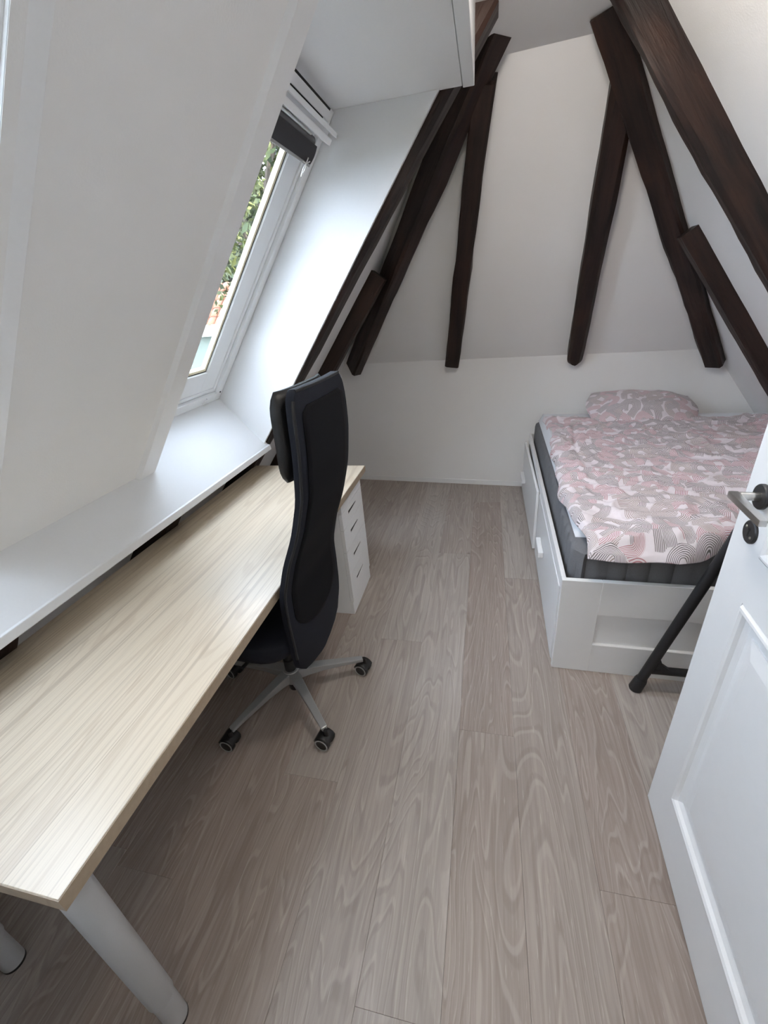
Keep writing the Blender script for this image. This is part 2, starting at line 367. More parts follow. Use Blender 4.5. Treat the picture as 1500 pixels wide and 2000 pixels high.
# dormer ceiling, reveals, fascia
ZD = 2.23
struct(MB().box(-.80, -.107, Y0, YR + .016, ZD, ZD + .02).build('ceiling_dormer', M['lining'], bevel=.002))
fa = MB(); fa.box(-.105, -.063, Y0, YR + .022, ZD - .004, ZC); struct(fa.build('trim_3', M['trim'], bevel=.003))
YLW, YPW, YQW = 1.265, .775, .05        # unseen window edges, widened for more light behind splayed linings
def reveal(name, y0, y1, ofront, splay=0.0):
    mb = MB(); prof = [xz(.02 if ofront < 1.6 else -.01, ofront), xz(-.063, 1.86), xz(a_at_z(ZD, 1.86), 1.86), xz(a_at_z(ZD, ofront), ofront)]
    mb.prism(prof, y0, y1)
    for k in (1, 2, 5, 6): mb.v[k].y += splay
    return struct(mb.build(name, M['liningdim'], bevel=.0015))
reveal('wall_reveal_far', YR, YR + .018, 1.494)
reveal('wall_reveal_near', YL - .014, YL, 1.664, YLW - YL)
reveal('wall_reveal_second', YP - .001, YP + .014, 1.657, YPW - YP)
reveal('wall_reveal_end', YQ - .014, YQ, 1.49, YQW - YQ)
# roof skin outside (keeps the sky out everywhere but at the windows)
AB, AT = -.058, a_at_z(ZD, 1.83) - .004
rf = MB()
for (a0, a1, y0, y1) in ((AB, 2.4, Y0 - .2, 4.3), (-3.4, AT, Y0 - .2, 4.3), (AT, AB, YR, 4.3), (AT, AB, YPW, YLW), (AT, AB, Y0 - .2, YQW)): lbox(rf, a0, a1, y0, y1, 1.872, 1.884)
struct(rf.build('roof', M['roofing']))
# wall behind the camera with the doorway, and the hall beyond
wf = MB()
for (x0, x1, z0, z1) in ((-2.3, -.45, -.05, 2.6), (.60, 2.5, -.05, 2.6), (-.45, .60, 2.06, 2.6)): wf.box(x0, x1, Y0 - .12, Y0, z0, z1)
struct(wf.build('wall_front', M['wall']))
hl = MB(); hl.box(-.9, -.85, Y0 - 1.6, Y0 - .12, -.05, 2.5); hl.box(1.0, 1.05, Y0 - 1.6, Y0 - .12, -.05, 2.5); hl.box(-.9, 1.05, Y0 - 1.65, Y0 - 1.6, -.05, 2.5); hl.box(-.9, 1.05, Y0 - 1.65, Y0 - .12, 2.4, 2.5)
struct(hl.build('wall_hall', M['hall']))

# unseen plates added above the two fill lights
for (x, y, z, a, b) in ((.04, 1.20, 2.405, .36, .26), (.05, -.9, 2.372, 1.06, .86)):
    lp = MB(); lp.box(x - a / 2, x + a / 2, y - b / 2, y + b / 2, z, z + .02); struct(lp.build('fill_housing', M['trim'], bevel=.004))

# ---------------------------------------------------------------- roof windows
def ring(mb, a0, a1, y0, y1, w, o0, o1):
    lbox(mb, a0, a1, y1 - w, y1, o0, o1); lbox(mb, a0, a1, y0, y0 + w, o0, o1)
    lbox(mb, a1 - w, a1, y0 + w, y1 - w, o0, o1); lbox(mb, a0, a0 + w, y0 + w, y1 - w, o0, o1)
def ring_piece(name, mat, par, a0, a1, y0, y1, w, o0, o1, bevel=.003):
    mb = MB(); ring(mb, a0, a1, y0, y1, w, o0, o1); return mb.build(name, mat, par, bevel=bevel)
def roof_window(name, y0, y1):
    root = struct(empty(name, L(AB, (y0 + y1) / 2, 1.85))); inv = Matrix.Translation(-root.location)
    def put(o): o.matrix_parent_inverse = inv; return o
    put(ring_piece('frame', M['winwhite'], root, AT + .004, AB - .004, y0 + .004, y1 - .004, .049, 1.815, 1.884, .002))
    put(ring_piece('sash', M['winwhite'], root, AT + .057, AB - .057, y0 + .057, y1 - .057, .019, 1.829, 1.866, .004))
    put(ring_piece('sash_rail', M['winwhite'], root, AT + .076, AB - .076, y0 + .076, y1 - .076, .114, 1.836, 1.866, .002))
    put(ring_piece('gasket', M['gasket'], root, AT + .193, AB - .193, y0 + .193, y1 - .193, .015, 1.846, 1.866, .001))
    sl = MB()  # dark rings set into the joints to paint their shade lines
    for d_, w_ in ((-.002, .008), (.052, .006), (.189, .005)): ring(sl, AT + d_, AB - d_, y0 + d_, y1 - d_, w_, 1.845, 1.862)
    tag(put(sl.build('gap_shade', M['dark'], root)), 'dark strip painted in as shade between frame and sash')
    put(lbox(MB(), AT + .19, AB - .19, y0 + .19, y1 - .19, 1.856, 1.860).build('glass_pane', M['glass'], root))
    ve = put(lbox(MB(), AT + .014, AT + .044, y0 + .05, y1 - .035, 1.805, 1.83).build('ventilation_flap', M['foil'], root, bevel=.002))
    gp = MB(); lbox(gp, AT + .006, AT + .014, y0 + .04, y1 - .055, 1.811, 1.816); lbox(gp, AT + .044, AT + .051, y0 + .04, y1 - .09, 1.811, 1.816); put(gp.build('gap', M['dark'], root))  # solid dark strips on the frame stand for shade beside the flap
    hb = MB(); lbox(hb, AT + .056, AT + .071, y0 + .03, y1 - .035, 1.755, 1.775); lbox(hb, AT + .056, AT + .071, y1 - .05, y1 - .035, 1.755, 1.82); lbox(hb, AT + .062, AT + .084, y0 + .03, y1 - .05, 1.785, 1.80); put(hb.build('handle_bar', M['winwhite'], root, bevel=.003))
    sc = MB(); c = L(AB - .055, y1 - .028, 1.812); sc.tube([c, c + N * .01], .0045, 10); put(sc.build('screw', M['dark'], root))
    ht = MB(); c = L(AB - .028, y1 - .17, 1.806); ht.tube([c + S * .016, c + S * .004 + Vector((0, -.012, 0)), c - S * .01 + Vector((0, -.004, 0)), c - S * .012 + Vector((0, .02, 0)), c + N * .012 - S * .016 + Vector((0, .024, 0))], .003, 8)
    put(ht.build('hook', M['winwhite'], root, smooth=True))
    return root
roof_window('window_1', YLW, YR); roof_window('window_2', YQW, YPW)

# roller blind at the head of window 1
rb = tag(empty('roller_blind', L(AT + .13, (YL + YR) / 2, 1.80)), 'dark grey roller blind pulled almost fully up in the roof window', 'blind')
inv = Matrix.Translation(-rb.location)
def put_rb(o): o.matrix_parent_inverse = inv; return o
put_rb(lbox(MB(), AT + .084, AT + .106, YL + .03, YR - .05, 1.762, 1.80).build('top_casing', M['winwhite'], rb, bevel=.004))
ro = MB(); ro.tube([L(AT + .114, YL + .05, 1.785), L(AT + .114, YR - .20, 1.785)], .006, 12); put_rb(ro.build('rod', M['steel'], rb, smooth=True))
ro = MB(); ro.tube([L(AT + .130, YL + .05, 1.80), L(AT + .130, YR - .135, 1.80)], .017, 20); put_rb(ro.build('roller', M['greyblind'], rb, smooth=True))
fb = MB(); fb.grid(2, 8, lambda u, v: L(AT + .134 + .062 * v, YL + .05 + (YR - .13 - YL - .05) * u, 1.776 - .004 * math.sin(v * 3)))
o = put_rb(fb.build('fabric', M['blind'], rb)); sm = o.modifiers.new('t', 'SOLIDIFY'); sm.thickness = .002
put_rb(lbox(MB(), AT + .196, AT + .206, YL + .05, YR - .13, 1.772, 1.784).build('bottom_bar', M['ring'], rb, bevel=.002))
cb = MB(); c = L(AT + .200, YR - .18, 1.768)
cb.tube([c + S * -.02, c, c + S * .02 + Vector((0, -.008, 0)), c + S * .045 + Vector((0, .0, 0)), c + S * .02 + Vector((0, .01, 0)), c], .0022, 6)
cb.tube([c + Vector((0, -.03, 0)), c, c + Vector((0, .025, 0)) - S * .012], .002, 6); put_rb(cb.build('cord', M['cord'], rb, smooth=True))

# ---------------------------------------------------------------- timbers
def beam(name, P0, P1, w0, w1, lat, dep, depth, label, seedv, group='dark timbers of the attic roof', chamfer=.012, bow=.006, step=None, tip=0):
    """Hand-hewn timber: axis P0->P1 on its inner face, lat = across the face, dep = away from the room."""
    P0, P1 = Vector(P0), Vector(P1); ax = (P1 - P0); ln = ax.length; ax.normalize()
    lat = Vector(lat); lat = (lat - ax * lat.dot(ax)).normalized(); dp = ax.cross(lat)
    if dp.dot(Vector(dep)) < 0: dp = -dp
    n = max(8, int(ln / .07)); mb = MB(); ts = [i / n for i in range(n)] + ([1 - tip * k / ln for k in (.9, .6, .35, .15, .04)] if tip else []) + [1.0]; ts = sorted(set(ts)); n = len(ts) - 1; rings = []
    for i in range(n + 1):
        t = ts[i]; w = w0 + (w1 - w0) * t
        if step and t > step[0]: w += step[1]
        if tip and (1 - t) * ln < tip: w *= .45 + .55 * math.sqrt(max(0, 1 - (1 - (1 - t) * ln / tip) ** 2))
        q = lambda k: noise.noise(Vector((t * ln * 2.6, k * 3.7, seedv))) * bow + noise.noise(Vector((t * ln * 9, k * 5.1, seedv + 9))) * bow * .45
        c = chamfer
        prof = [(-w / 2, depth), (-w / 2, c), (-w / 2 + c, 0), (w / 2 - c, 0), (w / 2, c), (w / 2, depth)]
        ring_ = []
        for k, (x, z) in enumerate(prof): ring_.append(Vector((x + q(k) * 1.1, t * ln, z + (q(k + 7) if z < depth else 0))))
        rings.append(ring_)
    m = len(rings[0])
    mb.add([v for r in rings for v in r], [(i * m + k, i * m + (k + 1) % m, (i + 1) * m + (k + 1) % m, (i + 1) * m + k) for i in range(n) for k in range(m)] + [tuple(range(m)), tuple(n * m + k for k in range(m - 1, -1, -1))])
    o = mb.build(name, M['beam'], smooth=True, angle=24)
    mat = Matrix.Identity(4)
    for r in range(3): mat[r][0], mat[r][1], mat[r][2], mat[r][3] = lat[r], ax[r], dp[r], P0[r]
    o.matrix_world = mat
    return tag(o, label, 'beam', group, 'thing')

YV = Vector((0, 1, 0))
def on_left(z, o): p = L(a_at_z(z, o), 0, o); return (p.x, p.z)
def lrafter(y, w, z0, z1, o, label, sv, ob=None):
    a, b = on_left(z0, o), on_left(z1, ob or o); return beam('rafter', (a[0], y, a[1]), (b[0], y, b[1]), w, w, YV, N, 1.60 - o + .01, label, sv)
lrafter(2.203, .125, ZC - .005, .01, 1.452, 'dark brown rafter right against the white window reveal, running behind the desk end', 1, 1.515)
lrafter(1.405, .105, .80, .01, 1.50, 'stub of dark rafter under the white sill at the middle of the desk', 2)
lrafter(.645, .11, .80, .01, 1.50, 'stub of dark rafter under the white sill above the near desk end', 3)
lrafter(3.02, .085, 1.66, .01, 1.50, 'thin dark rafter branching from the hip timber and dropping behind the office chair', 4)
def rrafter(y, w, z0, z1, d, label, sv, **k):
    return beam('rafter', (xr(z0, d), y, z0), (xr(z1, d), y, z1), w, w, YV, NR, d + .01, label, sv, **k)
rrafter(2.160, .070, ZC - .005, .86, .104, 'widest dark rafter, crossing the warm upper corner above the bed', 5, bow=.008)
rrafter(2.78, .085, 1.705, .745, .076, 'dark rafter joining the hip timber halfway and ending at the bed pillow side', 6)
# hip timbers
tl = Vector((.76, .65, 0)); tl2 = Vector((.67, -.74, 0))
hd_ = (hipL(1.0) - hipL(2.4)).normalized(); bi = Vector((.73, -.68, 0))
beam('hip_rafter', (.040, 2.403, 2.438), (-1.050, 3.592, 1.0), .105, .085, Vector((.735, .68, .05)), -bi, .13, 'long dark hip timber on the window side, cut off slanting above the knee wall', 7, bow=.009)
beam('hip_rafter', (.392, 2.375, 2.425), (1.478, 3.375, .965), .115, .10, Vector((.74, -.67, .05)), Vector((.74, .68, 0)), .13, 'long dark hip timber on the bed side, its cut end over the pillow', 8, bow=.009)
# jack rafters on the hip slope
beam('jack_rafter', (-.035, 2.50, 2.335), (-.262, 3.552, 1.025), .10, .09, WN.cross(Vector((0, 0, 1))), HN, .11, 'dark timber on the hip slope nearer the window, thicker in its lower half', 9, step=(.5, .014), chamfer=.010)
beam('jack_rafter', (.535, 2.48, 2.345), (.628, 3.475, 1.005), .115, .105, WN.cross(Vector((0, 0, 1))), HN, .11, 'dark timber on the hip slope nearer the bed, rounded at its lower end', 10, chamfer=.022, tip=.05)

# ---------------------------------------------------------------- desk
DK = empty('desk', (-.6538, 2.1944, 0), R(-.2027)); tag(DK, 'long pale wood-grain desk along the sloped window wall', 'desk')
DL, DW, DH, DT = 1.9868, .6807, .7228, .034
MB().box(-DW, 0, -DL, 0, DH - DT, DH).build('tabletop', M['desk'], DK, bevel=.0012, seg=1)
ed = MB(); ed.box(0, .0012, -DL, 0, DH - DT, DH - .002); ed.box(-DW, .0012, -DL - .0012, -DL, DH - DT, DH - .002); ed.box(-DW, .0012, 0, .0012, DH - DT, DH - .002); tag(ed.build('edge_band', M['edge'], DK), 'tan edge band')
for (x, y) in ((-.053, -1.945), (-.575, -1.945)):
    lg = empty('leg', (x, y, 0)); lg.parent = DK
    MB().tube([(0, 0, .135), (0, 0, .139), (0, 0, DH - DT)], [.0285, .030, .030], 28).build('upper_tube', M['silver'], lg, smooth=True)
    MB().tube([(0, 0, .008), (0, 0, .14)], .0265, 28).build('lower_tube', M['silver'], lg, smooth=True)
    tag(MB().tube([(0, 0, 0), (0, 0, .008)], .0268, 28).build('foot', M['black'], lg, smooth=True), 'black foot')

# drawer unit
DU = empty('drawer_unit', (-.674, 1.7765, 0), 0); tag(DU, 'white five-drawer unit under the far end of the desk', 'drawer unit')
UW, UD, UH = .362, .58, .6865
cs = MB(); cs.box(-UD, -.02, 0, .016, 0, UH); cs.box(-UD, -.02, UW - .016, UW, 0, UH); cs.box(-UD, -.02, .016, UW - .016, UH - .016, UH); cs.box(-UD, -UD + .008, .016, UW - .016, 0, UH - .016); cs.box(-UD + .008, -.03, .016, UW - .016, .05, .066)
cs.build('carcass', M['foil'], DU, bevel=.001, seg=1)
zs = [.085, .250, .400, .530, .625, UH]
MB().box(-.02, -.004, .001, UW - .001, .0, .083).build('plinth', M['foil'], DU, bevel=.001, seg=1)
for i, (z0, z1) in enumerate(zip(zs, zs[1:])):
    d = empty('drawer', (0, 0, z0)); d.parent = DU; h = z1 - z0 - .003
    zc = (.175, .327, .472, .583, .668)[i] - z0; ya, yb, sh, sl = .10, .245, .010, .0
    f = MB()
    f.box(-.018, 0, .001, ya, 0, h); f.box(-.018, 0, yb, UW - .001, 0, h)
    f.hexa([(-.018, ya, 0), (0, ya, 0), (0, yb, 0), (-.018, yb, 0)], [(-.018, ya, zc - sh), (0, ya, zc - sh), (0, yb, zc - sh * .4), (-.018, yb, zc - sh * .4)])
    f.hexa([(-.018, ya, zc + sh), (0, ya, zc + sh), (0, yb, zc + sh * .5), (-.018, yb, zc + sh * .5)], [(-.018, ya, h), (0, ya, h), (0, yb, h), (-.018, yb, h)])
    f.build('front', M['foil'], d)  # next, a dark block fills the cut-out in place of its shade
    tag(MB().box(-.017, -.0035, ya + .002, yb - .002, zc - sh * .98, zc + sh * .98).build('slot_shade', M['dark'], d), 'shade painted into the cut-out grip')

# ---------------------------------------------------------------- office chair
PHI = R(85.5); HUB = (-.803, 1.233, 0)
OC = empty('office_chair', HUB, PHI - R(90)); tag(OC, 'black high-back swivel office chair pushed under the desk', 'office chair')
# local frame: +x = backwards (towards the room), +y = lateral, seat faces -x
bw = [(.296, .06), (.302, .105), (.320, .15), (.36, .188), (.44, .209), (.52, .216), (.60, .219), (.70, .216), (.82, .208), (.93, .198), (1.05, .193), (1.18, .194), (1.28, .190), (1.325, .182), (1.35, .168), (1.362, .150)]
bb_ = [(.296, .176), (.40, .186), (.48, .195), (.58, .197), (.70, .200), (.82, .235), (.93, .282), (1.05, .318), (1.18, .335), (1.28, .338), (1.362, .335)]
def smooth_tab(tab, x, r=.03): return sum(lerp_tab(tab, x + k * r / 3) for k in range(-3, 4)) / 7
def back_pt(z, s, off):      # s in -1..1, off towards +x
    w = lerp_tab(bw, z) * .955; y = s * w + .006
    return Vector((smooth_tab(bb_, z) + .006 + off - .010 * (abs(s) ** 2.2), y, z))
def shell(mb, zs_, ns, o_back, o_front, edge=.012):
    n = len(zs_); rows = []
    for z in zs_:
        ring_ = [back_pt(z, -1 + 2 * i / ns, o_back) for i in range(ns + 1)] + [back_pt(z, 1 - 2 * i / ns, o_front) for i in range(ns + 1)]
        rows.append(ring_)
    m = len(rows[0])
    mb.add([v for r in rows for v in r], [(i * m + k, i * m + (k + 1) % m, (i + 1) * m + (k + 1) % m, (i + 1) * m + k) for i in range(n - 1) for k in range(m)] + [tuple(range(m)), tuple((n - 1) * m + k for k in range(m - 1, -1, -1))])
zz = [.296, .299, .302, .308, .32, .34, .36, .38, .40] + [.40 + .03 * i for i in range(1, 31)] + [1.315, 1.33, 1.345, 1.355, 1.362]
mb = MB(); shell(mb, zz, 14, 0, -.024); o = mb.build('backrest', M['navy'], OC, bevel=.006, smooth=True, angle=50)
# woven panel set in the back
def mesh_pt(u, v):
    z = .50 + (1.315 - .50) * v; inset = .036
    w = lerp_tab(bw, z) - inset
    d0 = z - .50; d1 = 1.315 - z
    for d, r_ in ((d0, .11), (d1, .03)):
        if d < r_: w *= math.sqrt(max(0.02, 1 - (1 - d / r_) ** 2)) if r_ > .05 else .8 + .2 * math.sqrt(max(0, 1 - (1 - d / r_) ** 2))
    s = (-1 + 2 * u) * w / lerp_tab(bw, z); p = back_pt(z, s, .0015); return p
mp = MB(); mp.grid(13, 56, mesh_pt); o = mp.build('mesh_panel', M['mesh'], OC, smooth=True); tag(o, 'darker woven back panel'); md = o.modifiers.new('t', 'SOLIDIFY'); md.thickness = .004; md.offset = 0
# leather side borders with a welt
for sgn in (-1, 1):
    wt_ = MB(); wt_.tube([back_pt(z, sgn * .985, -.004) for z in [.42 + .03 * i for i in range(31)] + [1.335]], .005, 8); tag(wt_.build('welt', M['leather'], OC, smooth=True), 'glossy leather welt along the edge')
wt_ = MB(); wt_.tube([back_pt(1.358, s / 10, -.002) for s in range(-10, 11)], .005, 8); tag(wt_.build('welt', M['leather'], OC, smooth=True), 'glossy leather welt along the top')
hr = MB(); ns = 12; rows = []
for i in range(15):
    v = i / 14; z = 1.095 + .262 * v; ww = .170 * (1 - .16 * abs(2 * v - 1) ** 5); th_ = .052 * (1 - .75 * abs(2 * v - 1) ** 4)
    c = smooth_tab(bb_, z) - .052
    rows.append([Vector((c + th_ / 2 * math.copysign(abs(math.cos(a)) ** .5, math.cos(a)) - .018 * (math.sin(a) ** 2), ww * math.copysign(abs(math.sin(a)) ** .55, math.sin(a)), z)) for a in [2 * math.pi * k / 28 for k in range(28)]])
m = 28; hr.add([v for r in rows for v in r], [(i * m + k, i * m + (k + 1) % m, (i + 1) * m + (k + 1) % m, (i + 1) * m + k) for i in range(14) for k in range(m)] + [tuple(range(m)), tuple(14 * m + k for k in range(m))])
tag(hr.build('headrest', M['leather'], OC, smooth=True, angle=60), 'padded leather headrest')
for y in (-.10, .10):
    MB().tube([(.262, y, 1.22), (.335 - .02, y, 1.22)], .010, 10).build('headrest_bracket', M['black'], OC, smooth=True)
st_ = MB(); rows = []
for (z, k) in ((.418, .90), (.428, .97), (.45, 1.0), (.485, 1.0), (.500, .97), (.507, .88)):
    rows.append([Vector((-.075 + .245 * k * math.copysign(abs(math.cos(a)) ** .45, math.cos(a)), .255 * k * math.copysign(abs(math.sin(a)) ** .45, math.sin(a)), z + .012 * max(0, -math.cos(a)))) for a in [2 * math.pi * q / 40 for q in range(40)]])
m = 40; st_.add([v for r in rows for v in r], [(i * m + k, i * m + (k + 1) % m, (i + 1) * m + (k + 1) % m, (i + 1) * m + k) for i in range(5) for k in range(m)] + [tuple(range(m)), tuple(5 * m + k for k in range(m))])
st_.build('seat', M['navy'], OC, smooth=True, angle=50)
mc = MB(); mc.box(-.16, .12, -.10, .10, .355, .42); mc.build('tilt_mechanism', M['black'], OC, bevel=.015)
mc = MB(); mc.hexa([(.02, -.07, .37), (.165, -.07, .385), (.165, .07, .385), (.02, .07, .37)], [(.02, -.07, .41), (.165, -.07, .45), (.165, .07, .45), (.02, .07, .41)]); mc.build('back_bracket', M['black'], OC, bevel=.006)
lv = MB(); lv.tube([(-.02, -.09, .385), (-.03, -.20, .375), (-.03, -.235, .38)], .007, 8); lv.build('lever', M['black'], OC, smooth=True)
MB().tube([(0, 0, .030), (0, 0, .034), (0, 0, .20), (0, 0, .201), (0, 0, .37)], [.022, .024, .024, .017, .017], 20).build('gas_lift', M['black'], OC, smooth=True)
MB().tube([(0, 0, .080), (0, 0, .085), (0, 0, .135), (0, 0, .143)], [.036, .040, .038, .033], 24).build('base_hub', M['alu'], OC, smooth=True)
rot0 = R(-44.6) - (PHI - R(90))
def base_arm(ang):
    a = MB(); d = Vector((math.cos(ang), math.sin(ang), 0)); l = Vector((-d.y, d.x, 0)); prev = []
    prof = [(.02, .024, .085, .140), (.07, .022, .092, .137), (.14, .019, .094, .126), (.22, .0165, .088, .112), (.285, .0145, .082, .101), (.318, .0135, .077, .095)]
    vs = []
    for (r, hw, zb, zt) in prof: vs += [d * r - l * hw * .8 + Vector((0, 0, zb)), d * r + l * hw * .8 + Vector((0, 0, zb)), d * r + l * hw + Vector((0, 0, zt)), d * r - l * hw + Vector((0, 0, zt))]
    n = len(prof); a.add(vs, [(i * 4 + k, i * 4 + (k + 1) % 4, (i + 1) * 4 + (k + 1) % 4, (i + 1) * 4 + k) for i in range(n - 1) for k in range(4)] + [(0, 1, 2, 3), tuple((n - 1) * 4 + k for k in (3, 2, 1, 0))])
    return a.build('base_arm', M['alu'], OC, bevel=.004)
cast_axis = [R(-100), R(-104), R(-98), R(-110), R(-95)]
for k in range(5):
    ang = rot0 + k * R(72); base_arm(ang)
    cpos = Vector((math.cos(ang) * .326, math.sin(ang) * .326, 0)); ax = cast_axis[k] - (PHI - R(90)); ad = Vector((math.cos(ax), math.sin(ax), 0))
    ca = empty('caster', cpos); ca.parent = OC
    MB().tube([(0, 0, .045), (0, 0, .088)], .0085, 12).build('stem', M['black'], ca, smooth=True)
    fw = ad.cross(Vector((0, 0, 1)))
    cc = Vector((0, 0, .0305)) + fw * .012
    for sg in (-1, 1):
        p = cc + ad * sg * .008
        tag(MB().tube([p, p + ad * sg * .004, p + ad * sg * .019, p + ad * sg * .022], [.0285, .0305, .0305, .029], 24).build('wheel', M['black'], ca, smooth=True))
        rg = MB(); nn = 28; a1 = Vector((0, 0, 1)); b1 = ad.cross(a1); q = p + ad * sg * .0222
        vs = []
        for r_, off in ((.0228, .0), (.0228, .0012), (.0280, .0012), (.0280, .0)):
            vs += [q + ad * sg * off + (a1 * math.cos(2 * math.pi * t / nn) + b1 * math.sin(2 * math.pi * t / nn)) * r_ for t in range(nn)]
        rg.add(vs, [(j * nn + t, j * nn + (t + 1) % nn, ((j + 1) % 4) * nn + (t + 1) % nn, ((j + 1) % 4) * nn + t) for j in range(4) for t in range(nn)])
        tag(rg.build('ring', M['ring'], ca, smooth=True), 'light grey ring on the wheel')
    hood = MB()
    for sg in (-1, 1): pass
    hood.grid(9, 12, lambda u, v: cc + ad * (-.028 + .056 * u) + (Vector((0, 0, 1)) * math.sin(R(15) + R(150) * v) + fw * math.cos(R(15) + R(150) * v)) * .0345)
    o = hood.build('hood', M['black'], ca, smooth=True); md = o.modifiers.new('t', 'SOLIDIFY'); md.thickness = .0025

# ---------------------------------------------------------------- bed
BY = R(-1.0276); BED = empty('bed_frame', (.3215, 1.5264, 0), BY)
tag(BED, 'white storage bed frame with drawers in its side, behind the open door', 'bed')
XB, HB = 1.53, .482
def yh(x): return 2.035 - .0781 * x - .012
# foot panel: stiles, rails and a recessed field
fp = MB(); T = .022
fp.box(.0, .152, 0, T, 0, HB); fp.box(XB - .152, XB, 0, T, 0, HB); fp.box(.152, XB - .152, 0, T, .318, HB); fp.box(.152, XB - .152, 0, T, 0, .156); fp.box(.152, XB - .152, .014, T, .156, .318)
fp.build('foot_panel', M['lacquer'], BED, bevel=.0015, seg=1)
sdp = MB(); sdp.box(.0, .018, T, yh(0), .425, HB); sdp.box(.004, .018, T, yh(0), 0, .03); sdp.box(.004, .018, T, .04, .03, .425); sdp.box(.004, .018, yh(0) - .03, yh(0), .03, .425); sdp.box(.004, .018, .975, 1.0, .03, .425)
sdp.build('side_panel', M['lacquer'], BED, bevel=.001, seg=1)
MB().box(XB - .018, XB, T, yh(XB), 0, HB).build('side_panel', M['lacquer'], BED, bevel=.001, seg=1)
hd2 = MB(); hd2.hexa([(.018, yh(.018) - .02, 0), (XB - .018, yh(XB) - .02, 0), (XB - .018, yh(XB), 0), (.018, yh(0), 0)], [(.018, yh(.018) - .02, HB), (XB - .018, yh(XB) - .02, HB), (XB - .018, yh(XB), HB), (.018, yh(0), HB)]); hd2.build('head_panel', M['lacquer'], BED)
sb = MB(); sb.box(.02, XB - .02, .02, 1.86, .29, .31); sb.build('slatted_base', M['foil'], BED)
for (y0, y1, xo, rz) in ((.042, .972, -.002, 0), (1.003, yh(0) - .034, -.016, R(.9))):
    d = empty('drawer', (xo, y0, 0), rz); d.parent = BED; w = y1 - y0
    MB().box(-.001, .016, 0, w, .014, .422).build('drawer_front', M['lacquer'], d, bevel=.0025)
    dbx = MB(); dbx.box(.018, .55, .03, .045, .03, .20); dbx.box(.018, .55, w - .045, w - .03, .03, .20); dbx.box(.018, .55, .03, w - .03, .02, .03); dbx.build('drawer_box', M['foil'], d)
    yc = .60 if y0 < .5 else .79
    zh = .243 if y0 < .5 else .19
    hn = MB(); hn.box(-.030, -.002, yc - .085, yc + .085, zh - .018, zh + .018); hn.build('handle', M['winwhite'], d, bevel=.006)

# mattress (quilted sides)
MT = MB(); mx0, mx1, my0 = .030, XB - .035, .030
def mat_ring(z, inset, amp):
    pts = []; r = .06
    def perim():
        x0, x1, y0 = mx0 + inset, mx1 - inset, my0 + inset
        P = [(x0 + r, y0), (x1 - r, y0)]
        out = []
        n = int((x1 - x0 - 2 * r) / .0115)
        for i in range(n): out.append((x0 + r + (x1 - x0 - 2 * r) * i / n, y0, 0, -1))
        for i in range(6): a = R(-90 + 90 * i / 6); out.append((x1 - r + r * math.cos(a), y0 + r + r * math.sin(a), math.cos(a), math.sin(a)))
        ye = yh(x1) - .03 - inset; n = int((ye - y0 - 2 * r) / .0125)
        for i in range(n): out.append((x1, y0 + r + (ye - r - y0 - r) * i / n, 1, 0))
        for i in range(6): a = R(90 * i / 6); out.append((x1 - r + r * math.cos(a), ye - r + r * math.sin(a), math.cos(a), math.sin(a)))
        yw = yh(x0) - .03 - inset; n = int((x1 - x0 - 2 * r) / .03)
        for i in range(n): t = i / n; out.append((x1 - r + (x0 + r - x1 + r) * t, ye + (yw - ye) * t, 0, 1))
        for i in range(6): a = R(90 + 90 * i / 6); out.append((x0 + r + r * math.cos(a), yw - r + r * math.sin(a), math.cos(a), math.sin(a)))
        n = int((yw - y0 - 2 * r) / .0125)
        for i in range(n): out.append((x0, yw - r + (y0 + r - yw + r) * i / n, -1, 0))
        for i in range(6): a = R(180 + 90 * i / 6); out.append((x0 + r + r * math.cos(a), y0 + r + r * math.sin(a), math.cos(a), math.sin(a)))
        return out
    s_ = 0; last = None
    for (x, y, nx, ny) in perim():
        if last: s_ += math.hypot(x - last[0], y - last[1])
        last = (x, y); b = amp * (abs(math.sin(math.pi * s_ / .0775)) ** .5 - 1); pts.append(Vector((x + nx * b, y + ny * b, z)))
    return pts
base_n = len(mat_ring(.4, 0, 0)); rr = []
for (z, ins, amp) in ((.312, .02, 0), (.325, .002, .007), (.40, 0, .02), (.50, 0, .02), (.56, .001, .02), (.585, .006, .009), (.598, .02, .003)):
    a = mat_ring(z, 0, amp)
    c = Vector(((mx0 + mx1) / 2, 1.0, z)); rr.append([v + Vector((math.copysign(min(ins, abs(v.x - c.x)), c.x - v.x), math.copysign(ins, c.y - v.y), 0)) for v in a])
m = base_n; n = len(rr)
MT.add([v for r in rr for v in r], [(i * m + k, i * m + (k + 1) % m, (i + 1) * m + (k + 1) % m, (i + 1) * m + k) for i in range(n - 1) for k in range(m)] + [tuple(range(m)), tuple((n - 1) * m + k for k in range(m - 1, -1, -1))])
mt = MT.build('mattress', M['matt'], None, smooth=True, angle=40); mt.location = BED.location; mt.rotation_euler = BED.rotation_euler
tag(mt, 'dark grey mattress with quilted sides lying in the white bed frame', 'mattress')

